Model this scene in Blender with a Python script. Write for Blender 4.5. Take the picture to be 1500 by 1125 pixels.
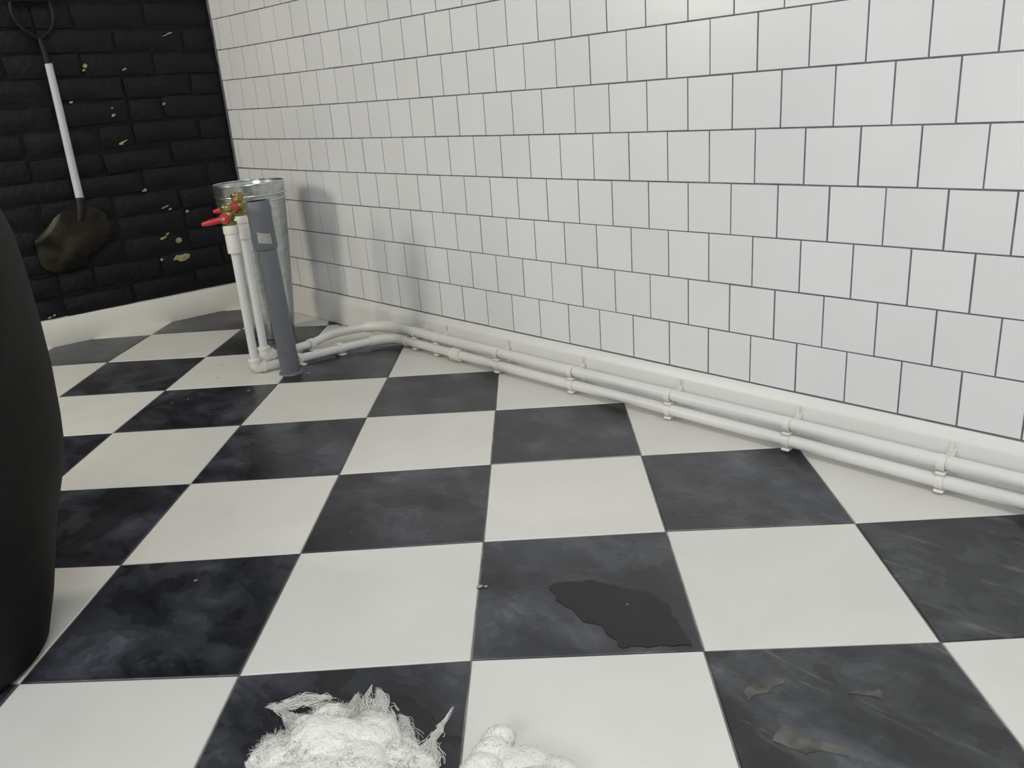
import bpy, bmesh, math, random
from mathutils import Vector, Matrix, noise
R = math.radians
scn = bpy.context.scene
for o in list(bpy.data.objects): bpy.data.objects.remove(o)
random.seed(11)
col = scn.collection

# ---------------------------------------------------------------- camera
cam_data = bpy.data.cameras.new('camera')
cam = bpy.data.objects.new('camera', cam_data); col.objects.link(cam)
cam_data.sensor_width = 36; cam_data.lens = 36 * 1220.07 / 1500; cam_data.clip_start = .02
rx, dn, fw = (0.689215, 0.720999, -0.071722), (0.192722, -0.277843, -0.941096), (-0.698456, 0.634794, -0.330446)
cam.matrix_world = Matrix(((rx[0], -dn[0], -fw[0], 2.99694), (rx[1], -dn[1], -fw[1], -1.44203),
                           (rx[2], -dn[2], -fw[2], 0.70150), (0, 0, 0, 1)))
scn.camera = cam

# ---------------------------------------------------------------- light
world = bpy.data.worlds.new('world'); scn.world = world; world.use_nodes = True
bg = world.node_tree.nodes['Background']; bg.inputs[0].default_value = (.80, .88, 1, 1); bg.inputs[1].default_value = .12

def area(name, loc, target, size, power, color, size_y=None):
    l = bpy.data.lights.new(name, 'AREA'); l.energy = power; l.color = color; l.size = size
    if size_y: l.shape = 'RECTANGLE'; l.size_y = size_y
    o = bpy.data.objects.new(name, l); col.objects.link(o); o.location = loc
    o.rotation_euler = (Vector(target) - Vector(loc)).to_track_quat('-Z', 'Y').to_euler()
    return o
area('ceiling_panel_near', (3.5, -1.6, 2.60), (3.4, -1.5, 0), 1.2, 46, (.95, .98, 1.0), 1.2)
area('side_fill', (3.1, -3.75, 1.45), (2.6, 0, .55), 1.5, 42, (.93, .97, 1.0), 1.1)  # soft fill added to brighten the tiled wall; no window is built here
area('ceiling_panel_far', (1.5, -2.3, 2.60), (1.5, -2.3, 0), .6, 4, (1.0, .98, .94), .6)
area('low_lamp', (.15, -2.7, 1.42), (.75, -.1, .25), .56, 24, (1.0, .92, .78))
vs = scn.view_settings
scn.display_settings.display_device = 'sRGB'
vs.view_transform = 'Standard'; vs.look = 'None'; vs.gamma = 1; vs.use_curve_mapping = False
vs.exposure = -0.17

# ---------------------------------------------------------------- materials
def mat(name, color, rough=.5, metal=0, spec=.5, noise_scale=None, amount=.15, color2=None, bump=0, bump_scale=60,
        rand=0, coat=0, detail=6, lo=.35, hi=.65):
    m = bpy.data.materials.new(name); m.use_nodes = True
    nt = m.node_tree; N = nt.nodes; L = nt.links
    b = N['Principled BSDF']
    b.inputs['Roughness'].default_value = rough; b.inputs['Metallic'].default_value = metal
    b.inputs['Specular IOR Level'].default_value = spec
    b.inputs['Coat Weight'].default_value = coat
    geo = N.new('ShaderNodeNewGeometry')
    src = None
    rgb = N.new('ShaderNodeRGB'); rgb.outputs[0].default_value = (*color, 1); src = rgb.outputs[0]
    if noise_scale:
        nz = N.new('ShaderNodeTexNoise'); nz.inputs['Scale'].default_value = noise_scale
        nz.inputs['Detail'].default_value = detail; nz.inputs['Distortion'].default_value = .6
        L.new(geo.outputs['Position'], nz.inputs['Vector'])
        rp = N.new('ShaderNodeValToRGB'); rp.color_ramp.elements[0].position = lo; rp.color_ramp.elements[1].position = hi
        c2 = color2 or tuple(c * (1 - amount) for c in color)
        rp.color_ramp.elements[0].color = (*c2, 1); rp.color_ramp.elements[1].color = (*color, 1)
        L.new(nz.outputs['Fac'], rp.inputs[0]); src = rp.outputs[0]
    if rand:
        oi = N.new('ShaderNodeObjectInfo'); mr = N.new('ShaderNodeMapRange')
        mr.inputs['To Min'].default_value = 1 - rand; mr.inputs['To Max'].default_value = 1
        L.new(oi.outputs['Random'], mr.inputs['Value'])
        mx = N.new('ShaderNodeVectorMath'); mx.operation = 'SCALE'
        L.new(src, mx.inputs[0]); L.new(mr.outputs[0], mx.inputs['Scale']); src = mx.outputs[0]
    L.new(src, b.inputs['Base Color'])
    if bump:
        n2 = N.new('ShaderNodeTexNoise'); n2.inputs['Scale'].default_value = bump_scale; n2.inputs['Detail'].default_value = 5
        L.new(geo.outputs['Position'], n2.inputs['Vector'])
        bp = N.new('ShaderNodeBump'); bp.inputs['Strength'].default_value = bump; bp.inputs['Distance'].default_value = .004
        L.new(n2.outputs['Fac'], bp.inputs['Height']); L.new(bp.outputs[0], b.inputs['Normal'])
    return m

def slate(name, dark, light, coarse=5, streak=0, rough=.42):
    """honed dark slate: cleft layers as patches, fine pale veins, gentle relief"""
    m = bpy.data.materials.new(name); m.use_nodes = True
    nt = m.node_tree; N = nt.nodes; L = nt.links; b = N['Principled BSDF']; b.inputs['Specular IOR Level'].default_value = .75
    geo = N.new('ShaderNodeNewGeometry'); oi = N.new('ShaderNodeObjectInfo')
    off = N.new('ShaderNodeVectorMath'); off.operation = 'MULTIPLY_ADD'
    cmb = N.new('ShaderNodeCombineXYZ')
    mm = N.new('ShaderNodeMath'); mm.operation = 'MULTIPLY'; mm.inputs[1].default_value = 40
    L.new(oi.outputs['Random'], mm.inputs[0]); L.new(mm.outputs[0], cmb.inputs[2])
    add = N.new('ShaderNodeVectorMath'); add.operation = 'ADD'
    L.new(geo.outputs['Position'], add.inputs[0]); L.new(cmb.outputs[0], add.inputs[1])
    mp = N.new('ShaderNodeMapping'); mp.inputs['Rotation'].default_value = (0, 0, R(50)); mp.inputs['Scale'].default_value = (1, 2.1, 1)
    L.new(add.outputs[0], mp.inputs['Vector'])
    n1 = N.new('ShaderNodeTexNoise'); n1.inputs['Scale'].default_value = coarse; n1.inputs['Detail'].default_value = 7
    n1.inputs['Roughness'].default_value = .62; n1.inputs['Distortion'].default_value = .35
    L.new(mp.outputs[0], n1.inputs['Vector'])
    rp = N.new('ShaderNodeValToRGB'); e = rp.color_ramp.elements
    e[0].position = .40; e[0].color = (*dark, 1); e[1].position = .62; e[1].color = (*light, 1)
    L.new(n1.outputs['Fac'], rp.inputs[0])
    mp2 = N.new('ShaderNodeMapping'); mp2.inputs['Rotation'].default_value = (0, 0, R(75)); mp2.inputs['Scale'].default_value = (1, 7, 1)
    L.new(add.outputs[0], mp2.inputs['Vector'])
    n2 = N.new('ShaderNodeTexNoise'); n2.inputs['Scale'].default_value = 9; n2.inputs['Detail'].default_value = 8; n2.inputs['Distortion'].default_value = .8
    L.new(mp2.outputs[0], n2.inputs['Vector'])
    r2 = N.new('ShaderNodeValToRGB'); e = r2.color_ramp.elements
    e[0].position = .60; e[0].color = (0, 0, 0, 1); e[1].position = .80; e[1].color = (1, 1, 1, 1)
    L.new(n2.outputs['Fac'], r2.inputs[0])
    mul = N.new('ShaderNodeMath'); mul.operation = 'MULTIPLY'; mul.inputs[1].default_value = .25 + streak
    L.new(r2.outputs[0], mul.inputs[0])
    mix = N.new('ShaderNodeMix'); mix.data_type = 'RGBA'; mix.inputs['B'].default_value = (.11, .11, .105, 1)
    L.new(mul.outputs[0], mix.inputs['Factor']); L.new(rp.outputs[0], mix.inputs['A'])
    L.new(mix.outputs['Result'], b.inputs['Base Color'])
    # cleft layers: hard-edged sheets a shade apart
    n3 = N.new('ShaderNodeTexNoise'); n3.inputs['Scale'].default_value = coarse * 1.3; n3.inputs['Detail'].default_value = 4
    n3.inputs['Roughness'].default_value = .6; n3.inputs['Distortion'].default_value = .2
    L.new(add.outputs[0], n3.inputs['Vector'])
    r3 = N.new('ShaderNodeValToRGB'); r3.color_ramp.interpolation = 'LINEAR'; q = r3.color_ramp.elements
    q[0].position = .0; q[0].color = (.62, .62, .64, 1); q[1].position = 1; q[1].color = (1.5, 1.5, 1.45, 1)
    for pos, c in ((.44, .5), (.452, .90), (.53, 1.0), (.541, 1.4), (.60, 1.35), (.61, 1.9)):
        w = q.new(pos); w.color = (c, c, c, 1)
    L.new(n3.outputs['Fac'], r3.inputs[0])
    lay = N.new('ShaderNodeMix'); lay.data_type = 'RGBA'; lay.blend_type = 'MULTIPLY'; lay.inputs['Factor'].default_value = 1
    L.new(mix.outputs['Result'], lay.inputs['A']); L.new(r3.outputs[0], lay.inputs['B']); L.new(lay.outputs['Result'], b.inputs['Base Color'])
    rr = N.new('ShaderNodeMapRange'); rr.inputs['To Min'].default_value = rough - .05; rr.inputs['To Max'].default_value = rough + .12
    L.new(n1.outputs['Fac'], rr.inputs['Value']); L.new(rr.outputs[0], b.inputs['Roughness'])
    bp = N.new('ShaderNodeBump'); bp.inputs['Strength'].default_value = .3; bp.inputs['Distance'].default_value = .0012
    L.new(r3.outputs[0], bp.inputs['Height']); L.new(bp.outputs[0], b.inputs['Normal'])
    return m

M = {}
M['wall_tile'] = mat('glazed_white_tile', (.83, .835, .835), .24, spec=.45, noise_scale=3, amount=.04, rand=.05, bump=.04, bump_scale=14)
M['grout'] = mat('dark_grey_grout', (.165, .168, .18), .9, noise_scale=30, amount=.3)
M['floor_grout'] = mat('floor_grout', (.26, .25, .225), .9, noise_scale=25, amount=.5)
M['floor_white'] = mat('white_floor_tile', (.75, .735, .69), .50, spec=.4, noise_scale=7, amount=.05, rand=.05, bump=.05, bump_scale=30)
M['slate'] = slate('black_slate', (.011, .0125, .018), (.046, .049, .060), rough=.31)
M['slate_streaky'] = slate('streaked_slate', (.008, .009, .012), (.040, .043, .048), 7, .9, .36)
M['flake'] = mat('pale_slate_flake', (.125, .122, .108), .55, noise_scale=38, amount=.62)
M['damp'] = mat('damp_slate', (.010, .010, .012), .38, noise_scale=20, amount=.3)
M['paint'] = mat('cream_gloss_paint', (.76, .74, .665), .38, noise_scale=6, amount=.05, bump=.12, bump_scale=18)
M['paint_white'] = mat('white_gloss_paint', (.79, .79, .76), .35, noise_scale=6, amount=.04, bump=.12, bump_scale=18)
M['brick'] = mat('black_painted_brick', (.0045, .0052, .0070), .55, spec=.28, noise_scale=16, amount=.4, bump=.9, bump_scale=55, rand=.3)
M['mortar'] = mat('black_painted_mortar', (.004, .0046, .006), .7, spec=.25, noise_scale=18, amount=.4, bump=1, bump_scale=80)
M['chip'] = mat('bare_mortar_chip', (.46, .42, .23), .9, noise_scale=80, amount=.5)
M['chip_pale'] = mat('pale_plaster_chip', (.42, .42, .38), .9, noise_scale=80, amount=.5)
M['galv'] = mat('galvanised_steel', (.62, .66, .64), .27, metal=.95, noise_scale=45, amount=.25, bump=.05, bump_scale=40)
M['galv_in'] = mat('galvanised_inside', (.25, .27, .26), .5, metal=.8, noise_scale=45, amount=.25)
M['grey_pvc'] = mat('grey_pipe_plastic', (.135, .145, .165), .48, noise_scale=12, amount=.12)
M['pvc'] = mat('white_pipe_plastic', (.76, .755, .74), .35, noise_scale=10, amount=.05, bump=.05, bump_scale=30)
M['fitting'] = mat('cream_fitting_plastic', (.77, .755, .70), .4)
M['brass'] = mat('brass', (.36, .28, .10), .42, metal=.9, noise_scale=60, amount=.3)
M['red'] = mat('red_lever_plastic', (.56, .035, .045), .42, noise_scale=50, amount=.15)
M['steel'] = mat('plain_steel', (.62, .62, .60), .3, metal=.9)
M['sticker'] = mat('white_sticker', (.74, .74, .72), .6, noise_scale=300, amount=.3, lo=.45, hi=.5)
M['print'] = mat('faint_print', (.42, .42, .42), .7)
M['shaft'] = mat('white_painted_wood', (.58, .57, .63), .5, noise_scale=20, amount=.08)
M['blade'] = mat('blackened_steel', (.13, .112, .085), .34, metal=.8, noise_scale=9, amount=.75, bump=.08, bump_scale=40)
M['black_iron_and_shade'] = mat('black_iron_and_shade', (.006, .0065, .007), .5, spec=.25)
M['leather'] = mat('black_upholstery', (.0095, .0095, .0085), .66, spec=.2, noise_scale=9, amount=.35, bump=.25, bump_scale=120)
M['room'] = mat('plain_room_paint', (.55, .54, .52), .8, noise_scale=2, amount=.05)
M['wool'] = mat('white_wool', (.88, .865, .81), .95, spec=.1, noise_scale=25, amount=.08, bump=.8, bump_scale=220)
M['wool'].node_tree.nodes['Principled BSDF'].inputs['Subsurface Weight'].default_value = .25
M['wool'].node_tree.nodes['Principled BSDF'].inputs['Subsurface Radius'].default_value = (.01, .01, .009)

# ---------------------------------------------------------------- helpers
def link(name, me, m=None, parent=None, label=None, cat=None, group=None, kind=None):
    o = bpy.data.objects.new(name, me); col.objects.link(o)
    if parent: o.parent = parent
    if m is not None and me is not None and not me.materials: me.materials.append(m)
    for k, v in (('label', label), ('category', cat), ('group', group), ('kind', kind)):
        if v: o[k] = v
    return o
def build(name, bm, m, parent=None, smooth=False, **k):
    bmesh.ops.recalc_face_normals(bm, faces=bm.faces)
    me = bpy.data.meshes.new(name); bm.to_mesh(me); bm.free()
    if smooth:
        for p in me.polygons: p.use_smooth = True
        if smooth != 'all': me.set_sharp_from_angle(angle=R(40))
    return link(name, me, m, parent, **k)
def empty(name, loc=(0, 0, 0), rz=0, **k):
    o = link(name, None, None, **k); o.location = loc; o.rotation_euler = (0, 0, rz); o.empty_display_size = .05
    return o
def box(bm, x0, x1, y0, y1, z0, z1, bev=0, mx=None):
    r = bmesh.ops.create_cube(bm, size=1)
    vs_ = r['verts']
    for v in vs_:
        v.co = Vector(((x0 + x1) / 2 + v.co.x * (x1 - x0), (y0 + y1) / 2 + v.co.y * (y1 - y0), (z0 + z1) / 2 + v.co.z * (z1 - z0)))
    if bev:
        es = list({e for v in vs_ for e in v.link_edges})
        r2 = bmesh.ops.bevel(bm, geom=es, offset=bev, segments=1, affect='EDGES'); vs_ = list({v for f in r2['faces'] for v in f.verts} | {v for v in vs_ if v.is_valid})
    if mx: bmesh.ops.transform(bm, matrix=mx, verts=vs_)
    return vs_
def revolve(bm, prof, n=32, c=(0, 0, 0), mx=None, zfun=None):
    rows = []
    for r, z in prof:
        row = []
        for k in range(n):
            a = 2 * math.pi * k / n
            p = Vector((r * math.cos(a), r * math.sin(a), z))
            if zfun: p = zfun(p, a)
            p = (mx @ p) if mx else p + Vector(c)
            row.append(bm.verts.new(p))
        rows.append(row)
    for a, b in zip(rows, rows[1:]):
        for k in range(n): bm.faces.new((a[k], a[(k + 1) % n], b[(k + 1) % n], b[k]))
    if prof[0][0] > 1e-5: bm.faces.new(rows[0][::-1])
    if prof[-1][0] > 1e-5: bm.faces.new(rows[-1])
    bmesh.ops.remove_doubles(bm, verts=[v for r_ in (rows[0], rows[-1]) for v in r_], dist=1e-6)
def fillet(pts, rad=.02, seg=5):
    pts = [Vector(p) for p in pts]; out = [pts[0]]
    for a, b, c in zip(pts, pts[1:], pts[2:]):
        d1 = (a - b); d2 = (c - b); r = min(rad, d1.length * .45, d2.length * .45)
        p, q = b + d1.normalized() * r, b + d2.normalized() * r
        for k in range(seg + 1):
            t = k / seg; out.append(p * (1 - t) ** 2 + b * 2 * t * (1 - t) + q * t * t)
    out.append(pts[-1]); return out
def tube(bm, pts, r, n=14, cap=True):
    pts = [Vector(p) for p in pts]; rows = []; up = None
    for i, p in enumerate(pts):
        t = (pts[min(i + 1, len(pts) - 1)] - pts[max(i - 1, 0)]).normalized()
        if up is None: up = Vector((0, 0, 1)) if abs(t.z) < .9 else Vector((1, 0, 0))
        s = t.cross(up).normalized(); up = s.cross(t).normalized()
        rr = r[i] if isinstance(r, (list, tuple)) else r
        rows.append([bm.verts.new(p + (s * math.cos(2 * math.pi * k / n) + up * math.sin(2 * math.pi * k / n)) * rr) for k in range(n)])
    for a, b in zip(rows, rows[1:]):
        for k in range(n): bm.faces.new((a[k], a[(k + 1) % n], b[(k + 1) % n], b[k]))
    if cap: bm.faces.new(rows[0][::-1]); bm.faces.new(rows[-1])
def axis_mx(p, d, up=(0, 0, 1)):
    d = Vector(d).normalized(); q = d.to_track_quat('Z', 'Y')
    return Matrix.Translation(Vector(p)) @ q.to_matrix().to_4x4()

T = .305
O = Vector((2.47948, -.67223)); IV = Vector((.70346748, .71072745)) * T; JV = Vector((-.71072745, .70346748)) * T
BA = R(-4.29); BO = Vector((.003, 0, 0))          # line of the brick wall
BN = Vector((math.cos(BA), math.sin(BA))); 

# ---------------------------------------------------------------- floor
XMAX, YMIN, ZTOP = 4.9, -3.9, 2.65
bm = bmesh.new(); box(bm, -.4, XMAX, YMIN, .0, -.08, -.0022)
floor = build('floor', bm, M['floor_grout'], kind='structure')
corr = {(0, 0): (.0003, .0009), (1, 0): (.0005, -.0065), (-1, 0): (-.0019, .0039), (-2, 0): (.0015, -.0041), (-3, 0): (-.0005, .0018),
        (0, 1): (-.0043, .0046), (1, 1): (.0009, .0005), (-1, 1): (-.0021, .0059), (-2, 1): (-.0001, .0003), (-3, 1): (.005, -.004),
        (0, 2): (-.005, .003), (1, 2): (-.0015, .0037), (-1, 2): (-.0013, .0046), (-2, 2): (.0021, -.0014), (-3, 2): (.0041, -.0025),
        (0, 3): (-.002, -.0025), (-1, 3): (.0009, .0007), (-2, 3): (-.0044, .003), (-3, 3): (-.002, .0027), (-4, 3): (-.0066, -.0015),
        (-1, 4): (.0072, -.0089), (-2, 4): (.0087, -.004), (-3, 4): (.0065, .0027), (-4, 4): (-.0012, -.0032), (-5, 4): (.005, .0011),
        (-2, 5): (.012, -.0051), (-4, 5): (.0014, -.0032), (-5, 5): (-.014, -.0025), (-4, 6): (-.0001, .0102), (-5, 6): (-.012, .0038),
        (-3, 6): (.015, -.008), (0, -1): (0, 0)}
def lat(i, j):
    p = O + IV * i + JV * j; c = corr.get((i, j), (0, 0)); return p + Vector(c)
def clip(poly, nrm, d):
    out = []
    for a, b in zip(poly, poly[1:] + poly[:1]):
        da, db = a.dot(nrm) - d, b.dot(nrm) - d
        if da >= 0: out.append(a)
        if (da >= 0) != (db >= 0): out.append(a + (b - a) * (da / (da - db)))
    return out
def inset(poly, g):
    n = len(poly); out = []
    for k in range(n):
        p0, p1, p2 = poly[k - 1], poly[k], poly[(k + 1) % n]
        e1 = (p1 - p0).normalized(); e2 = (p2 - p1).normalized()
        n1 = Vector((-e1.y, e1.x)); n2 = Vector((-e2.y, e2.x))
        den = 1 + n1.dot(n2); out.append(p1 + (n1 + n2) * (g / max(den, .3)))
    return out
for i in range(-14, 8):
    for j in range(-14, 16):
        q = [lat(i, j), lat(i + 1, j), lat(i + 1, j + 1), lat(i, j + 1)]
        q = inset(q, .0013)
        q = clip(q, Vector((0, -1)), .004)
        q = clip(q, BN, BO.x - .006) if q else q
        q = clip(q, Vector((0, 1)), YMIN + .002) if q else q
        q = clip(q, Vector((-1, 0)), -XMAX + .002) if q else q
        q = [p for k, p in enumerate(q) if (p - q[k - 1]).length > .004] if q else q
        if len(q) < 3: continue
        ar = .5 * sum(a.x * b.y - b.x * a.y for a, b in zip(q, q[1:] + q[:1]))
        if ar < .0006: continue
        if (sum(q, Vector((0, 0))) / len(q) - Vector((2.2, -1))).length > 3.2 and ar < .01: continue
        bm = bmesh.new(); hz = random.uniform(-.0003, .0002)
        rows = []
        for g, z in ((0, -.012), (0, -.0013 + hz), (.0011, 0 + hz)):
            rows.append([bm.verts.new((p.x, p.y, z)) for p in inset(q, g)])
        n = len(q)
        for a, b in zip(rows, rows[1:]):
            for k in range(n): bm.faces.new((a[k], a[(k + 1) % n], b[(k + 1) % n], b[k]))
        bm.faces.new(rows[-1]); bm.faces.new(rows[0][::-1])
        black = (i + j) % 2 == 1
        mm_ = (M['slate_streaky'] if (i, j) in ((0, -1), (1, 0)) else M['slate']) if black else M['floor_white']
        build('floor_tile', bm, mm_, floor)

def patch(name, pts, m, z, seed=0, wob=.004, th=.0004, **k):
    """a thin irregular sheet of stone skin or damp lying on the tile"""
    pts = [Vector(p) for p in pts]; out = []
    for a, b in zip(pts, pts[1:] + pts[:1]):
        n = max(2, int((b - a).length / .008))
        for q in range(n):
            p = a.lerp(b, q / n); d = noise.noise(Vector((p.x * 60, p.y * 60, seed))) * wob
            e = (b - a).normalized(); out.append(p + Vector((-e.y, e.x)) * (d + random.uniform(-.12, .12) * wob))
    bm = bmesh.new(); lo = [bm.verts.new((p.x, p.y, z - .0002)) for p in out]; hi = [bm.verts.new((p.x, p.y, z + th)) for p in out]
    n = len(out)
    for q in range(n): bm.faces.new((lo[q], lo[(q + 1) % n], hi[(q + 1) % n], hi[q]))
    bm.faces.new(hi); bm.faces.new(lo[::-1]); bmesh.ops.triangulate(bm, faces=bm.faces)
    return build(name, bm, m, floor, **k)
patch('damp_patch', [(2.222, -.694), (2.236, -.668), (2.262, -.640), (2.305, -.628), (2.345, -.6135), (2.384, -.617), (2.407, -.638),
                     (2.440, -.655), (2.462, -.672), (2.449, -.682), (2.425, -.706), (2.399, -.735), (2.372, -.727), (2.347, -.718), (2.318, -.728), (2.283, -.714), (2.255, -.715)],
      M['damp'], .0003, 1, .006, label='dark damp patch on the black tile')
patch('slate_flake', [(2.621, -.726), (2.655, -.722), (2.69, -.712), (2.698, -.722), (2.672, -.733), (2.662, -.749), (2.625, -.755)], M['flake'], .0003, 2, .005)
patch('slate_flake', [(2.561, -.707), (2.563, -.68), (2.569, -.659), (2.589, -.653), (2.584, -.675), (2.573, -.716)], M['flake'], .0003, 3, .006)
patch('slate_flake', [(2.649, -.626), (2.672, -.606), (2.676, -.595), (2.684, -.610), (2.668, -.620)], M['flake'], .0003, 4, .006)

# ---------------------------------------------------------------- tiled wall
W = .1001; Z0 = .1039; X0 = .1343
bm = bmesh.new(); box(bm, -.35, XMAX, -.0005, .14, -.08, ZTOP)
wall = build('wall_right', bm, M['grout'], kind='structure')
def tile_bm(bm, w, h, mx=None):
    g = .0014
    rows = []
    for ins, y in ((0, .004), (0, -.0004), (.0004, -.0012)):
        rows.append([bm.verts.new(p) for p in ((g + ins, y, g + ins), (w - g - ins, y, g + ins), (w - g - ins, y, h - g - ins), (g + ins, y, h - g - ins))])
    for a, b in zip(rows, rows[1:]):
        for k in range(4): bm.faces.new((a[k], a[(k + 1) % 4], b[(k + 1) % 4], b[k]))
    bm.faces.new(rows[-1])
    if mx: bmesh.ops.transform(bm, matrix=mx, verts=[v for r_ in rows for v in r_])
bm = bmesh.new(); tile_bm(bm, W, W); bmesh.ops.recalc_face_normals(bm, faces=bm.faces)
for f in bm.faces:
    if f.normal.y > .5: pass
tile_me = bpy.data.meshes.new('wall_tile'); bm.to_mesh(tile_me); bm.free(); tile_me.materials.append(M['wall_tile'])
def dz(x, n):                                     # rows were set a little out of level near the corner
    a = max(0, (1.0 - x)) ** 2 * .0075 * min(n, 5) / 5
    return a - .0022 * math.exp(-((x - 1.6) / .55) ** 2) * min(n, 3) / 3
count = 0; rest = bmesh.new()
for n in range(26):
    shift = .5 if n % 2 else 0
    for k in range(-2, 50):
        x = X0 + (k + shift) * W
        if x + W > XMAX - .01 or x + W < .012: continue
        x0 = max(x, .001); w = x + W - x0
        z = Z0 + n * W
        if z + W > ZTOP: continue
        near = n < 10 and x < 2.78
        if near and count < 299:
            if w < W - .001:
                bm = bmesh.new(); tile_bm(bm, w, W); o = build('wall_tile', bm, M['wall_tile'], wall)
            else:
                o = bpy.data.objects.new('wall_tile', tile_me); col.objects.link(o); o.parent = wall
            d0, d1 = dz(x, n), dz(x + W, n)
            o.location = (x0 + random.uniform(-.0003, .0003), random.uniform(-.0003, .0002), z + d0 + random.uniform(-.0003, .0003))
            o.rotation_euler = (R(random.uniform(-.12, .12)), -math.atan((d1 - d0) / W), R(random.uniform(-.12, .12)))
            count += 1
        else:
            tile_bm(rest, w, W, Matrix.Translation((x0, 0, z + dz(x, n))))
build('wall_tile_field', rest, M['wall_tile'], wall, kind='stuff')

# skirting of the tiled wall: moulded top, open joint at the floor near the corner
def skirting(name, x0, x1, prof, m, **k):
    bm = bmesh.new(); n = 40; rows = []
    for q in range(n + 1):
        x = x0 + (x1 - x0) * q / n
        rows.append([bm.verts.new((x, y + .0008 * noise.noise(Vector((x * 5, z * 30, 3))), z)) for y, z in prof])
    c = len(prof)
    for a, b in zip(rows, rows[1:]):
        for j in range(c): bm.faces.new((a[j], b[j], b[(j + 1) % c], a[(j + 1) % c]))
    bm.faces.new(rows[0][::-1]); bm.faces.new(rows[-1])
    return build(name, bm, m, smooth=True, kind='structure', **k)
skirting('baseboard_right', -.02, XMAX - .01,
         [(.0008, .0015), (-.0125, .0015), (-.0138, .004), (-.0142, .080), (-.0128, .0865), (-.0085, .091), (-.0075, .096), (-.002, .1005), (.0008, .1022)], M['paint_white'])

# ---------------------------------------------------------------- black brick wall
def bw(xl, yl, z): return Vector((BO.x + BN.x * xl - math.sin(BA) * yl, BN.y * xl + math.cos(BA) * yl, z))
bm = bmesh.new(); box(bm, -.16, -.0195, -3.85, .02, -.08, ZTOP)
bwall = build('wall_back', bm, M['mortar'], kind='structure'); bwall.location = BO; bwall.rotation_euler = (0, 0, BA)
def brick_bm(bm, L_, H_, seed, mx=None):
    nx, nz = max(3, int(L_ / .04)), 3; vs_ = []
    g = []
    for b in range(nz + 1):
        row = []
        for a in range(nx + 1):
            y = -L_ * a / nx; z = H_ * b / nz
            ed = min(a, nx - a, 1) and min(b, nz - b, 1)
            d = noise.noise(Vector((y * 14, z * 20, seed * 3.1))) * .0045
            x = -.0125 + (.0035 if ed else -.003) + d
            if not ed: y += random.uniform(-.003, .003); z += random.uniform(-.003, .003)
            row.append(bm.verts.new((x, y, z)))
        g.append(row)
    for b in range(nz):
        for a in range(nx): bm.faces.new((g[b][a], g[b][a + 1], g[b + 1][a + 1], g[b + 1][a]))
    rim = g[0] + [g[b][nx] for b in range(1, nz + 1)] + g[nz][-2::-1] + [g[b][0] for b in range(nz - 1, 0, -1)]
    bk = [bm.verts.new((-.030, v.co.y, v.co.z)) for v in rim]; n = len(rim)
    for k in range(n): bm.faces.new((rim[k], rim[(k + 1) % n], bk[(k + 1) % n], bk[k]))
    if mx: bmesh.ops.transform(bm, matrix=mx, verts=[v for r_ in g for v in r_] + bk)
brick_meshes = {}
def brick_mesh(L_, s):
    key = (round(L_, 3), s)
    if key not in brick_meshes:
        bm = bmesh.new(); brick_bm(bm, L_, .064, s + L_ * 10); bmesh.ops.recalc_face_normals(bm, faces=bm.faces)
        me = bpy.data.meshes.new('brick'); bm.to_mesh(me); bm.free(); me.materials.append(M['brick'])
        for p in me.polygons: p.use_smooth = True
        me.set_sharp_from_angle(angle=R(50)); brick_meshes[key] = me
    return brick_meshes[key]
rest = bmesh.new(); count = 0
for n in range(34):
    z = .094 + (n - 1) * .0755
    if z + .07 > ZTOP or z < -.08: continue
    y = -.004 - (0 if n % 2 else .0); first = .215 if n % 2 else .102
    k = 0
    while y > -3.6:
        L_ = first if k == 0 else (.102 if (k + n) % 5 == 0 else .215)
        if z > .0 and y > -1.35 and z < 1.45 and count < 295:
            o = bpy.data.objects.new('brick', brick_mesh(L_, random.randrange(6))); col.objects.link(o); o.parent = bwall
            o.location = (random.uniform(-.004, .003), y, z + random.uniform(-.004, .004) + .004 * math.sin(y * 5 + n))
            o.rotation_euler = (R(random.uniform(-1.6, 1.6)), R(random.uniform(-2.5, 2.5)), R(random.uniform(-.6, .6)))
            count += 1
        elif z > 0:
            brick_bm(rest, L_, .064, random.random() * 50, Matrix.Translation((0, y, z)))
        y -= L_ + .011; k += 1
build('brick_field', rest, M['brick'], bwall, kind='stuff')
def chips(name, lst, m):
    bm = bmesh.new()
    for y, z, w, h in lst:
        n = 9; c = bm.verts.new((-.003, y, z)); rim = []; bk = []
        for k in range(n):
            a = 2 * math.pi * k / n; r = random.uniform(.55, 1.15)
            rim.append(bm.verts.new((-.0045 + random.uniform(-.001, .001), y + math.cos(a) * w * r / 2, z + math.sin(a) * h * r / 2 + math.cos(a) * w * .15)))
            bk.append(bm.verts.new((-.016, rim[-1].co.y, rim[-1].co.z)))
        for k in range(n):
            bm.faces.new((c, rim[k], rim[(k + 1) % n])); bm.faces.new((rim[k], bk[k], bk[(k + 1) % n], rim[(k + 1) % n]))
    return build(name, bm, m, bwall, kind='stuff')
chips('bare_mortar_crumb', [(-.442, .878, .014, .014), (-.449, .866, .010, .010), (-.325, .863, .017, .009), (-.382, .631, .018, .010), (-.372, .637, .03, .006),
                       (-.26, .283, .026, .022), (-.282, .223, .030, .015), (-.258, .222, .050, .028), (-.31, .300, .03, .007), (-.295, .312, .018, .005),
                       (-.34, .471, .018, .009), (-.217, .748, .010, .009), (-.509, .771, .010, .008)], M['chip'])
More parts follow.
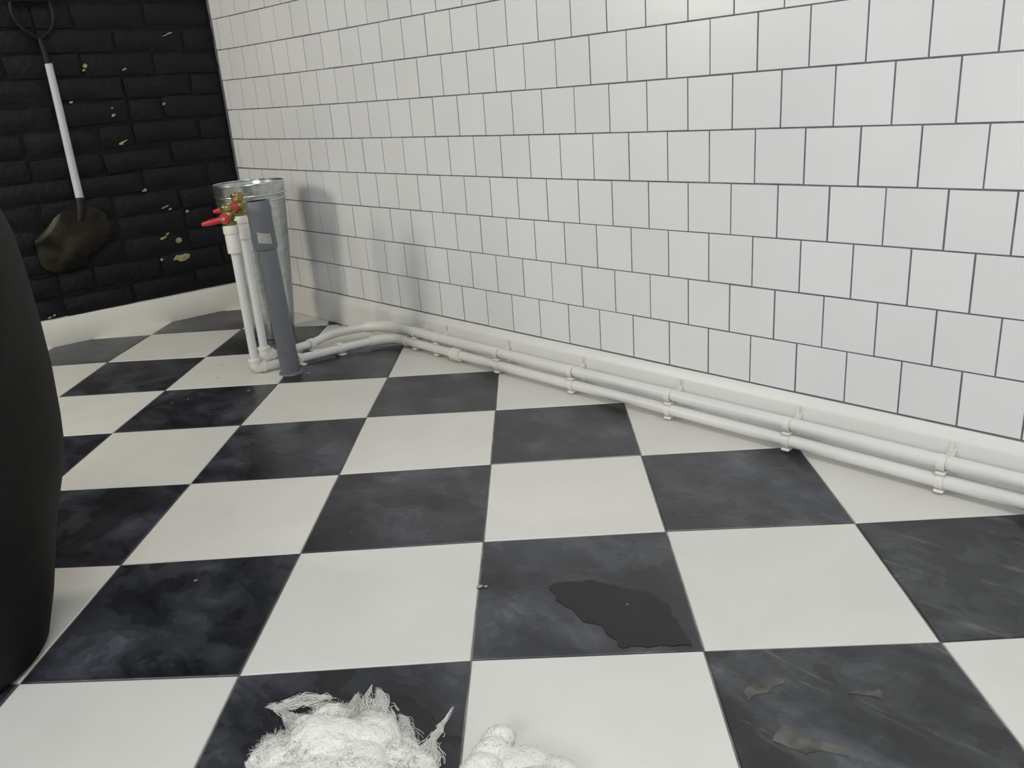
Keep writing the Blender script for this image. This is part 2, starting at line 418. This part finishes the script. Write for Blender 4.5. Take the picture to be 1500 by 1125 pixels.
chips('pale_plaster_crumb', [(-.16, .969, .042, .006), (-.388, .722, .014, .010), (-.285, .405, .030, .004), (-.269, .396, .012, .006), (-.333, .226, .008, .008),
                         (-.728, .1, .012, .005), (-.713, .104, .010, .006), (-.21, .38, .009, .009), (-.389, .745, .009, .006)], M['chip_pale'])
o = skirting('baseboard_back', 0, 1,
         [(-.020, .0), (-.0008, .0), (0, .003), (0, .088), (-.002, .0912), (-.020, .0925)], M['paint'])
for v in o.data.vertices:                          # lay it along the brick wall
    t, y, z = v.co; v.co = (y, -.0155 - t * 3.8, z)
o.data.flip_normals(); o.location = BO; o.rotation_euler = (0, 0, BA)

# unseen rest of the room
bm = bmesh.new(); box(bm, XMAX, XMAX + .1, YMIN - .1, .14, -.08, ZTOP); build('wall_front', bm, M['room'], kind='structure')
bm = bmesh.new(); box(bm, -.5, XMAX, YMIN - .1, YMIN, -.08, ZTOP); build('wall_left', bm, M['room'], kind='structure')
bm = bmesh.new(); box(bm, -.5, XMAX + .1, YMIN - .1, .14, ZTOP, ZTOP + .1); build('ceiling', bm, M['room'], kind='structure')

# ---------------------------------------------------------------- galvanised bucket
bu = empty('bucket', (.497, -.213, 0), label='tall galvanised metal bucket with ribbed rim standing in the corner', cat='bucket')
pr = [(.0, .006), (.057, .006), (.0605, .0), (.065, .002), (.0665, .012)]
for z in (.06, .12, .20, .28, .36, .42): pr.append((.0665 + (.1075 - .0665) * (z / .49) ** .8, z))
def bead(z0, r0, h=.008, b=.0032): return [(r0, z0 - h / 2), (r0 + b * .8, z0 - h / 4), (r0 + b, z0), (r0 + b * .8, z0 + h / 4), (r0, z0 + h / 2)]
pr += bead(.442, .104) + bead(.459, .105) + [(.107, .476), (.1075, .492)]
bm = bmesh.new(); revolve(bm, pr + [(.1062, .493), (.104, .476), (.100, .42), (.065, .02), (0, .016)], 56)
build('body', bm, M['galv'], bu, smooth=True)
bm = bmesh.new()
ring = [(.1068 + .0028 * math.cos(a), .493 + .0028 * math.sin(a)) for a in [2 * math.pi * k / 8 for k in range(9)]]
rows = []
for k in range(56):
    a = 2 * math.pi * k / 56; rows.append([bm.verts.new((r * math.cos(a), r * math.sin(a), z)) for r, z in ring[:-1]])
for k in range(56):
    for j in range(8): bm.faces.new((rows[k][j], rows[(k + 1) % 56][j], rows[(k + 1) % 56][(j + 1) % 8], rows[k][(j + 1) % 8]))
build('rolled_rim', bm, M['galv'], bu, smooth=True)
bm = bmesh.new(); rows = []
for k in range(7): box(bm, -.004, .004, .0665 + .041 * ((.02 + k * .06) / .49) ** .8 - .001, .0665 + .041 * ((.05 + k * .06) / .49) ** .8 + .0015, .015 + k * .06, .015 + k * .06 + .0601)
sm = build('side_seam', bm, M['galv'], bu); sm.rotation_euler = (0, 0, R(-125))

# ---------------------------------------------------------------- grey waste pipe
gp = empty('waste_pipe', (.920, -.390, 0), label='upright grey plastic waste pipe with a white sticker rising from the floor', cat='pipe')
top = Vector((-.016, -.008, .478)); gd = top.normalized(); gm = Vector((0, 0, 1)).rotation_difference(gd).to_matrix().to_4x4()
def hollow(bm, r, z0, z1, th=.003, n=32, mx=None, lip=0):
    revolve(bm, [(r - th, z0), (r, z0), (r, z1 - .002), (r + lip, z1 - .001), (r + lip - .001, z1), (r - th, z1), (r - th, z0 + .0001)], n, mx=mx)
bm = bmesh.new(); revolve(bm, [(.0265, 0), (.0265, .36)], 32, mx=gm); build('pipe', bm, M['grey_pvc'], gp, smooth=True)
bm = bmesh.new()
pr = [(.0266, .350), (.0300, .352), (.0312, .358), (.0312, .440), (.0325, .446), (.0335, .456), (.0330, .466), (.0312, .470), (.0312, .4775), (.0302, .479), (.0275, .479), (.0270, .40), (0, .399)]
revolve(bm, pr, 36, mx=gm); build('socket', bm, M['grey_pvc'], gp, smooth=True)
bm = bmesh.new(); revolve(bm, [(.0267, 0.0), (.0345, 0.0), (.0325, .004), (.0267, .006)], 32); build('floor_seal', bm, M['grey_pvc'], gp, smooth=True)
bm = bmesh.new(); revolve(bm, [(0, .465), (.0268, .465), (.0268, .4788), (.0262, .4788), (.0262, .4665), (0, .4664)], 32, mx=gm); build('mouth_shade', bm, M['black_iron_and_shade'], gp, smooth=True, label='black shade painted inside the open pipe end')  # black insert added to paint the shade inside the open plastic end
# sticker wrapped on the socket, facing the room
bm = bmesh.new(); fa = math.atan2(-1.05, 2.08) + .03; rows = []
for z in (.369, .396):
    rows.append([bm.verts.new(gm @ Vector((.0317 * math.cos(fa + a), .0317 * math.sin(fa + a), z - a * .006))) for a in [(-.5 + k / 8) * 1.12 for k in range(9)]])
for k in range(8): bm.faces.new((rows[0][k], rows[0][k + 1], rows[1][k + 1], rows[1][k]))
bmesh.ops.solidify(bm, geom=bm.faces[:], thickness=.0004)
stk = build('sticker', bm, M['sticker'], gp, label='small white sticker')

# ---------------------------------------------------------------- white water pipes with red valves
PR = .0127
def elbow(name, p, d1, d2, parent, r=.0165, l=.026):
    """90 degree fitting at p, sockets along d1 and d2"""
    p, d1, d2 = Vector(p), Vector(d1).normalized(), Vector(d2).normalized()
    bm = bmesh.new(); tube(bm, fillet([p + d1 * l, p, p + d2 * l], .016, 6), r, 18)
    for d in (d1, d2): revolve(bm, [(r + .0015, 0), (r + .0022, .002), (r + .0022, .006), (r + .0012, .008)], 18, mx=axis_mx(p + d * (l - .007), d))
    return build(name, bm, M['fitting'], parent, smooth=True)
def coupling(name, p, d, parent, r=.0155, l=.03, m=None):
    bm = bmesh.new()
    revolve(bm, [(r - .003, -l / 2), (r + .001, -l / 2), (r + .0015, -l / 2 + .003), (r, -l / 2 + .005), (r, -.002), (r + .0012, 0), (r, .002), (r, l / 2 - .005), (r + .0015, l / 2 - .003), (r + .001, l / 2), (r - .003, l / 2)], 20, mx=axis_mx(p, d))
    return build(name, bm, m or M['fitting'], parent, smooth=True)
def riser_valve(root, x, y, z_s0, z_s1, z_s2, lever_dir, zl, body_top, rear=False):
    # stepped cream socket that carries the valve
    bm = bmesh.new()
    revolve(bm, [(.0118, z_s0), (.0180, z_s0), (.0186, z_s0 + .004), (.0186, z_s1 - .006), (.0178, z_s1 - .002), (.0178, z_s1),
                 (.0200, z_s1 + .002), (.0205, z_s1 + .006), (.0205, z_s2 - .004), (.0195, z_s2), (.010, z_s2)], 26, c=(x, y, 0))
    build('riser_socket', bm, M['fitting'], root, smooth=True)
    bm = bmesh.new(); z = z_s2
    revolve(bm, [(.013, z - .002), (.0165, z), (.0165, z + .008), (.013, z + .010), (.0125, z + .013), (.0165, z + .018), (.0185, z + .026), (.0165, z + .034), (.0125, z + .038),
                 (.0125, z + .040), (.0165, z + .042), (.0165, body_top - .004), (.0145, body_top), (.010, body_top), (.010, body_top - .012), (0, body_top - .012)], 6 if False else 24, c=(x, y, 0))
    # hexagon flats on both ends
    for zz in (z + .001, body_top - .012): revolve(bm, [(.012, zz), (.0188, zz), (.0188, zz + .008), (.012, zz + .008)], 6, c=(x, y, 0))
    ld = Vector(lever_dir).normalized(); side = Vector((-ld.y, ld.x, 0)).normalized()      # spindle points to the room
    c = Vector((x, y, zl))
    bm2 = bm; revolve(bm2, [(.0105, 0), (.0105, .016), (.0075, .018), (.006, .025), (0, .025)], 16, mx=axis_mx(c, side))
    v = build('valve', bm, M['brass'], root, smooth=True, label='brass valve with a red lever')
    # lever: cranked bar with rounded red sleeve and an eye over the spindle
    bm = bmesh.new(); e = c + side * .021
    pts = fillet([e - ld * .004, e + ld * .020, e + ld * .032 + side * .004, e + ld * .066 + side * .004], .01, 4)
    r_ = [.0082] * 3 + [.0080] * (len(pts) - 5) + [.0084, .0055]
    tube(bm, pts, r_, 12); revolve(bm, [(.0135, -.004), (.0142, -.002), (.0142, .003), (.0130, .005)], 18, mx=axis_mx(e, side))
    lv = build('lever', bm, M['red'], v, smooth=True, label='red lever handle')
    bm = bmesh.new(); revolve(bm, [(.006, .004), (.0064, .005), (.0064, .009), (.0045, .011), (0, .011)], 6, mx=axis_mx(e, side)); build('spindle_nut', bm, M['steel'], v)
    return v

# front pipe: low run along the skirting, bend, floor run, front riser
A1 = (.845, -.456)
p1 = empty('water_pipe', (A1[0], A1[1], 0), label='lower white pipe along the skirting turning up to the nearer red lever valve', cat='pipe')
def rel(root, pts): return [Vector(p) for p in pts]
def place(root):                                     # parts are modelled in room coordinates: undo the Empty's offset
    for c in root.children: c.matrix_parent_inverse = Matrix.Translation(-root.location)
yl = lambda x: -.0555 + .004 * (x < 1.2) - .001 * math.sin(x * 5)
low = [(4.85, -.0555, .0235)] + [(x / 10, yl(x / 10), .0235 + .0010 * math.sin(x * .7)) for x in range(46, 10, -3)] + [(1.0, -.052, .0235), (.94, -.072, .0225)]
bm = bmesh.new(); tube(bm, fillet(low, .03, 3), PR, 14); build('wall_run', bm, M['pvc'], p1, smooth=True)
fr = [(.94, -.072, .0225), (.906, -.160, .020), (.876, -.300, .0165), (.849, -.435, .0165)]
bm = bmesh.new(); tube(bm, fillet(fr, .03, 4), PR, 14); build('floor_run', bm, M['pvc'], p1, smooth=True)
bm = bmesh.new(); tube(bm, fillet([(1.02, -.052, .0235), (.966, -.056, .0235), (.934, -.086, .0225), (.922, -.120, .0215)], .03, 5), [.0165] * 14, 16)
build('bend', bm, M['fitting'], p1, smooth=True)
elbow('elbow', (A1[0], A1[1], .0195), (0, 0, 1), (.16, .987, -.02), p1)
coupling('coupling', (1.255, yl(1.255), .0235), (1, 0, 0), p1, .0172, .036)
coupling('coupling', (3.05, yl(3.05), .0235), (1, 0, 0), p1, .0172, .036)
bm = bmesh.new(); revolve(bm, [(.0117, .03), (.0117, .37)], 20, c=(A1[0], A1[1], 0)); build('riser', bm, M['pvc'], p1, smooth=True)
riser_valve(p1, A1[0], A1[1], .346, .396, .420, (-.66, -.45, -.15), .440, .472)
# back pipe
A2 = (.757, -.381)
p2 = empty('water_pipe', (A2[0], A2[1], 0), label='upper white pipe along the skirting turning up to the farther red lever valve', cat='pipe')
up = [(4.85, -.0545, .0580)] + [(x / 10, yl(x / 10) + .002, .0578 + .0008 * math.sin(x)) for x in range(46, 10, -3)] + [(1.0, -.050, .0575), (.92, -.066, .057)]
bm = bmesh.new(); tube(bm, fillet(up, .03, 3), PR, 14); build('wall_run', bm, M['pvc'], p2, smooth=True)
bk = [(.92, -.066, .057), (.86, -.095, .052), (.80, -.148, .040), (.772, -.190, .028), (.768, -.235, .018), (.764, -.30, .0165), (.759, -.365, .0165)]
bm = bmesh.new(); tube(bm, fillet(bk, .03, 4), PR, 14); build('floor_run', bm, M['pvc'], p2, smooth=True)
bm = bmesh.new(); tube(bm, fillet([(.99, -.050, .0575), (.935, -.056, .0572), (.89, -.080, .055), (.865, -.092, .0525)], .03, 5), [.0165] * 14, 16)
build('bend', bm, M['fitting'], p2, smooth=True)
elbow('elbow', (A2[0], A2[1], .0195), (0, 0, 1), (.05, 1, -.02), p2)
bm = bmesh.new(); revolve(bm, [(.0117, .03), (.0117, .40)], 20, c=(A2[0], A2[1], 0)); build('riser', bm, M['pvc'], p2, smooth=True)
riser_valve(p2, A2[0], A2[1], .366, .408, .430, (-.80, -.42, -.14), .456, .492)
bpy.context.view_layer.update()
for r_ in (p1, p2):
    for c in r_.children:
        c.location = -r_.location
        for g in c.children: g.location = (0, 0, 0)

# ---------------------------------------------------------------- pipe clips (one double clip holds both pipes)
def clip_meshes():
    a = bmesh.new()                                  # back plate with screw block, in local coords: x along pipe, wall at y=+.042
    box(a, -.007, .007, .0345, .041, -.016, .045, .001)
    box(a, -.004, .004, .0330, .0348, .040, .062, .0008)
    out = [a]
    for zc in (0, .0335):
        b = bmesh.new(); n = 14; rows = []
        for k in range(n + 1):                       # open C strap around the pipe
            t = R(35 + 290 * k / n); c, s = math.cos(t), math.sin(t)
            rows.append([b.verts.new((x, r * c, zc + r * s)) for x, r in ((-.0068, .0132), (.0068, .0132), (.0068, .0148), (-.0068, .0148))])
        for p, q in zip(rows, rows[1:]):
            for j in range(4): b.faces.new((p[j], q[j], q[(j + 1) % 4], p[(j + 1) % 4]))
        b.faces.new(rows[0][::-1]); b.faces.new(rows[-1])
        box(b, -.0062, .0062, .0125, .0365, zc - .004, zc + .004, .0008)
        box(b, -.0085, .0085, -.0125, .006, zc - .0195, zc - .0140, .002)     # catch lug under the strap
        out.append(b)
    return out
cm = []
for nm, b in zip(('back_plate', 'strap', 'strap'), clip_meshes()):
    bmesh.ops.recalc_face_normals(b, faces=b.faces); me = bpy.data.meshes.new(nm); b.to_mesh(me); b.free(); me.materials.append(M['fitting']); cm.append((nm, me))
clip_labels = [(1.062, 'small white pipe clip on the skirting pipes, just right of their bend'),
               (1.165, 'white pipe clip on the skirting, left of the pipe collar joint'),
               (1.425, 'white pipe clip on the skirting, first one right of the collar joint'),
               (1.690, 'white pipe clip on the skirting, second one right of the collar joint'),
               (1.975, 'white pipe clip on the skirting, third from the right edge of photo'),
               (2.255, 'white pipe clip on the skirting, second from the right edge of photo'),
               (2.540, 'white pipe clip on the skirting, nearest the right edge of photo')]
for x, lb in clip_labels:
    r_ = empty('pipe_clip', (x, yl(x), .0235), label=lb, cat='pipe clip', group='white clips holding the skirting pipes')
    for nm, me in cm: link(nm, me, None, r_)
# floor clip across both pipes beside the bucket
fc = empty('pipe_clip', (.834, -.222, 0), R(12), label='white double clip strapping both pipes to the floor tiles behind the grey pipe', cat='pipe clip', group='white clips holding the floor pipes')
bm = bmesh.new(); box(bm, -.086, .078, -.009, .009, .0002, .0045, .001); build('base_bar', bm, M['fitting'], fc)
for cx, zc in ((-.063, .0195), (.057, .0195)):
    bm = bmesh.new(); n = 14; rows = []
    for k in range(n + 1):
        t = R(-60 + 300 * k / n); c, s = math.cos(t), math.sin(t)
        rows.append([bm.verts.new((cx + r * c, y, zc + r * s)) for y, r in ((-.008, .0134), (.008, .0134), (.008, .0162), (-.008, .0162))])
    for p, q in zip(rows, rows[1:]):
        for j in range(4): bm.faces.new((p[j], q[j], q[(j + 1) % 4], p[(j + 1) % 4]))
    bm.faces.new(rows[0][::-1]); bm.faces.new(rows[-1]); build('strap', bm, M['fitting'], fc)
f2 = empty('pipe_clip', (.873, -.335, 0), R(12), label='small white pipe foot on the black tile right against the grey pipe', cat='pipe clip', group='white clips holding the floor pipes')
bm = bmesh.new(); box(bm, -.014, .024, -.007, .007, .0002, .005, .001); build('base_bar', bm, M['fitting'], f2)
bm = bmesh.new(); rows = []
for k in range(15):
    t = R(-60 + 300 * k / 14); c, s = math.cos(t), math.sin(t)
    rows.append([bm.verts.new((-.003 + r * c, y, .0172 + r * s)) for y, r in ((-.006, .0133), (.006, .0133), (.006, .0158), (-.006, .0158))])
for p, q in zip(rows, rows[1:]):
    for j in range(4): bm.faces.new((p[j], q[j], q[(j + 1) % 4], p[(j + 1) % 4]))
bm.faces.new(rows[0][::-1]); bm.faces.new(rows[-1]); build('strap', bm, M['fitting'], f2)

# ---------------------------------------------------------------- shovel on the brick wall
sv = empty('shovel', bw(.0, -.557, .30), BA, label='shovel with white shaft and blackened blade hung on the black brick wall', cat='shovel')
bm = bmesh.new(); tube(bm, [(.020, 0, .165), (.020, .001, .30), (.018, .003, .45), (.018, .003, .590)], [.0128, .0122, .0118, .0112], 16); build('shaft', bm, M['shaft'], sv, smooth=True)
bm = bmesh.new(); tube(bm, [(.018, .003, .588), (.018, .001, .62), (.018, -.004, .665)], [.0118, .010, .0085], 12)
# D grip: fork and cross bar
tube(bm, fillet([(.018, -.004, .66), (.018, .040, .690), (.018, .052, .735), (.018, .046, .775)], .02, 4), .0065, 10)
tube(bm, fillet([(.018, -.004, .66), (.018, -.050, .690), (.018, -.066, .735), (.018, -.060, .775)], .02, 4), .0065, 10)
tube(bm, [(.018, -.068, .772), (.018, .054, .772)], .0095, 12)
build('grip', bm, M['black_iron_and_shade'], sv, smooth=True)
bm = bmesh.new(); tube(bm, [(.020, 0, .172), (.028, -.004, .14), (.032, -.018, .10)], [.0155, .0165, .011], 14); build('blade_socket', bm, M['black_iron_and_shade'], sv, smooth=True)
bm = bmesh.new(); nx, nz = 16, 14; g = []
for b in range(nz + 1):
    v = b / nz; row = []
    for a in range(nx + 1):
        u = a / nx * 2 - 1
        hw = .116 * (min(1, .55 + v * 1.6)) * (1 if v < .72 else math.sqrt(max(0.05, 1 - ((v - .72) / .30) ** 2)))
        y = u * hw - .045; z = .150 - v * .185 - .02 * u * u * (1 - v) + (.028 * u)
        x = .008 + .026 * (1 - u * u) * (1 - .35 * v) + .006 * v
        row.append(bm.verts.new((x, y, z)))
    g.append(row)
for b in range(nz):
    for a in range(nx): bm.faces.new((g[b][a], g[b][a + 1], g[b + 1][a + 1], g[b + 1][a]))
bmesh.ops.solidify(bm, geom=bm.faces[:], thickness=.002)
build('blade', bm, M['blade'], sv, smooth=True)

# ---------------------------------------------------------------- dark tub seat cut by the left edge
ax = Vector((1.815, -1.29, 0)) - Vector((.6909, .7230, 0)) * .16
ch = empty('tub_chair', ax, label='dark rounded tub chair cut off by the left edge of the photo', cat='chair')
base_r = 0
sil = [(.140, .0), (.150, .003), (.157, .012), (.162, .028), (.177, .074), (.189, .12), (.2015, .168), (.218, .219), (.228, .248), (.238, .288), (.2427, .329),
       (.2474, .398), (.248, .456), (.247, .522), (.244, .576), (.237, .606), (.222, .632), (.200, .648), (.178, .650), (.160, .638), (.150, .61), (.145, .50), (.142, .40), (.140, .345)]
fdir = math.atan2(-.62, .78) + math.pi      # open side of the tub, away from the camera
def low_front(p, a):
    d = (math.cos(a - math.radians(235)) + 1) / 2
    if p.z > .35: p.z = .35 + (p.z - .35) * (1 - .86 * (3 * min(1, max(0, (d - .52) / .34)) ** 2 - 2 * min(1, max(0, (d - .52) / .34)) ** 3))
    return p
bm = bmesh.new(); prof = [(max(base_r + d, 0.0), z) for d, z in sil]
revolve(bm, [(0, 0.001)] + prof + [(.09, .336), (0, .335)], 72, zfun=low_front); build('shell', bm, M['leather'], ch, smooth='all')
bm = bmesh.new(); revolve(bm, [(0, .337), (.11, .337), (.134, .347), (.139, .365), (.134, .39), (.11, .405), (.06, .412), (0, .414)], 48); build('seat_cushion', bm, M['leather'], ch, smooth='all')

# ---------------------------------------------------------------- wool
def blob(bm, c, r, s, amp=.20, fr=22, sub=5, seed=0):
    r_ = bmesh.ops.create_icosphere(bm, subdivisions=sub, radius=1)
    for v in r_['verts']:
        n = v.co.normalized(); p = Vector((n.x * s[0], n.y * s[1], n.z * s[2])) * r
        q = p * fr + Vector((seed, seed * 2, 0))
        k = 1 + amp * (noise.noise(q) + .35 * noise.noise(q * 2.7) + .28 * noise.noise(q * 7) + .16 * noise.noise(q * 15))
        v.co = Vector(c) + p * k
        if v.co.z < .0008: v.co.z = .0008
def fibre(bm, p, d, length, seg=7, r=.00045, curl=.5):
    p = Vector(p); d = Vector(d).normalized(); rows = []; ph = random.uniform(0, 6.28)
    for k in range(seg + 1):
        s = d.orthogonal().normalized(); t = d.cross(s); rr = r * (1 - .75 * k / seg)
        rows.append([bm.verts.new(p + s * rr * math.cos(a) + t * rr * math.sin(a)) for a in (0, 2.09, 4.19)])
        d = (d + Vector((random.gauss(0, curl), random.gauss(0, curl), random.gauss(0, curl) - .05))).normalized()
        p = p + d * (length / seg)
        if p.z < .001: p.z = .001; d.z = abs(d.z)
    for a, b in zip(rows, rows[1:]):
        for k in range(3): bm.faces.new((a[k], a[(k + 1) % 3], b[(k + 1) % 3], b[k]))
def wool(name, blobs, nf, flen, label, cat, wisps=(), seed=0, curl=.6, amp=.2):
    random.seed(50 + seed); cx = sum(b[0][0] for b in blobs) / len(blobs); cy = sum(b[0][1] for b in blobs) / len(blobs)
    root = empty(name, (0, 0, 0), label=label, cat=cat)
    bm = bmesh.new()
    for k, (c, r, s) in enumerate(blobs): blob(bm, c, r, s, amp, seed=seed + k * 3.7)
    build('clump', bm, M['wool'], root, smooth='all')
    bm = bmesh.new(); wt = [b[1] ** 2 for b in blobs]
    for _ in range(nf):
        c, r, s = random.choices(blobs, wt)[0]
        n = Vector((random.gauss(0, 1), random.gauss(0, 1), abs(random.gauss(0, .8)))).normalized()
        p = Vector(c) + Vector((n.x * s[0], n.y * s[1], n.z * s[2])) * r * .97
        if p.z < .002: p.z = .002
        tng = (n * .28 + Vector((random.gauss(0, .6), random.gauss(0, .6), random.gauss(0, .3)))).normalized()
        fibre(bm, p, tng, random.uniform(.35, 1) * flen, r=random.uniform(.0002, .0005), curl=curl)
    for p, q, n, spread in wisps:                     # drawn-out tufts converging on a tip
        p, q = Vector(p), Vector(q); L_ = (q - p).length; sd = random.uniform(0, 99)
        for _ in range(n):
            st = p + Vector((random.gauss(0, spread), random.gauss(0, spread), random.gauss(0, spread * .5)))
            en = p.lerp(q, random.uniform(.55, 1.0)) + Vector([random.gauss(0, spread * .22) for _ in range(3)]); ph = random.uniform(0, 9)
            path = []
            for k in range(9):
                t = k / 8; w = math.sin(t * math.pi) * L_ * .16
                v = st.lerp(en, t) + Vector((noise.noise((t * 2.2, sd, 0)), noise.noise((t * 2.2, sd, 5)), noise.noise((t * 2.2, sd, 9)))) * L_ * .35 * t \
                    + Vector((noise.noise((t * 3, ph, 0)), noise.noise((t * 3, ph, 5)), noise.noise((t * 3, ph, 9)))) * w
                v.z = max(v.z, .002); path.append(v)
            tube(bm, path, [.0005 * (1 - .6 * k / 8) * random.uniform(.6, 1.2) for k in range(9)], 3, False)
    build('loose_fibres', bm, M['wool'], root, smooth='all', kind='stuff')
    return root
wool('wool_wadding',
     [((2.335, -1.140, .010), .062, (1.1, 1.1, .68)), ((2.285, -1.120, .010), .056, (1, 1.1, .78)), ((2.255, -1.150, .010), .044, (1, 1, .7)),
      ((2.300, -1.080, .010), .046, (1.1, .95, .72)), ((2.345, -1.075, .008), .040, (1, 1, .65)), ((2.240, -1.112, .010), .032, (1, .9, .8)),
      ((2.250, -1.082, .010), .030, (1.1, 1, .9)), ((2.284, -1.052, .008), .028, (1.1, .9, .85)), ((2.368, -1.052, .006), .024, (1, .8, .6)), ((2.325, -1.042, .006), .020, (1, .8, .6)),
      ((2.40, -1.12, .01), .06, (1, 1, .6)), ((2.31, -1.20, .01), .06, (1, 1, .6))],
     15000, .012, 'fluffy white wool wadding with torn wispy edges at the bottom of photo', 'wadding',
     [((2.222, -1.115, .020), (2.190, -1.118, .034), 220, .007), ((2.196, -1.120, .034), (2.180, -1.132, .036), 140, .004),
      ((2.192, -1.114, .034), (2.232, -1.072, .040), 130, .0035), ((2.262, -1.062, .020), (2.236, -1.042, .032), 240, .010), ((2.268, -1.048, .030), (2.252, -1.026, .044), 22, .004),
      ((2.285, -1.050, .020), (2.262, -1.026, .036), 260, .010), ((2.240, -1.085, .025), (2.205, -1.078, .034), 220, .010),
      ((2.345, -1.050, .010), (2.318, -1.022, .024), 160, .008), ((2.325, -1.040, .010), (2.300, -1.022, .022), 160, .008), ((2.368, -1.045, .010), (2.352, -1.014, .020), 320, .009),
      ((2.353, -1.016, .019), (2.350, -.984, .034), 45, .0022), ((2.230, -1.145, .015), (2.212, -1.150, .024), 160, .009)], 1)
wool('cotton_bundle',
     [((2.430, -1.015, .010), .028, (.9, 1.0, .85)), ((2.418, -.990, .010), .025, (.85, 1.1, .85)), ((2.404, -.966, .009), .020, (.9, 1.1, .8)),
      ((2.455, -.975, .006), .030, (1.1, 1.1, .62)), ((2.488, -.960, .006), .028, (1.2, 1, .6)), ((2.50, -1.00, .008), .045, (1, 1, .6))],
     2200, .006, 'smooth soft white cotton bundle lying on the white tile beside the wool', 'bundle', seed=2, curl=.5, amp=.10)

# ---------------------------------------------------------------- crumbs on the tiles
bm = bmesh.new(); random.seed(5)
for x, y, r in [(.973, -.364, .005), (.965, -.544, .0045), (.886, -.676, .003), (.881, -.716, .0025), (1.777, -1.048, .003), (2.341, -.656, .0016), (2.143, -.763, .005), (2.15, -.757, .003),
                (2.30, -.62, .001), (1.6, -.9, .0015), (1.33, -.8, .0015)]:
    q = bmesh.ops.create_icosphere(bm, subdivisions=1, radius=r)
    for v in q['verts']: v.co = Vector((x + v.co.x * random.uniform(.7, 1.3), y + v.co.y * random.uniform(.7, 1.4), .0008 + abs(v.co.z) * .35))
build('plaster_crumb_scatter', bm, M['chip_pale'], label='pale plaster crumbs scattered over the chequered floor tiles', cat='crumbs', kind='stuff')
bm = bmesh.new()
for x, y, r in [(.672, -.479, .0035), (.781, -.544, .004), (.53, -.022, .009), (.60, -.022, .008), (.635, -.020, .008), (.66, -.020, .004)]:
    q = bmesh.ops.create_icosphere(bm, subdivisions=1, radius=r)
    for v in q['verts']: v.co = Vector((x + v.co.x * random.uniform(.7, 1.3), y + v.co.y * random.uniform(.3, .7), .0006 + abs(v.co.z) * .6))
build('dirt_scatter', bm, mat('brown_dirt', (.16, .14, .10), .9), label='small brown dirt specks by the skirting and pipe feet', cat='dirt', kind='stuff')
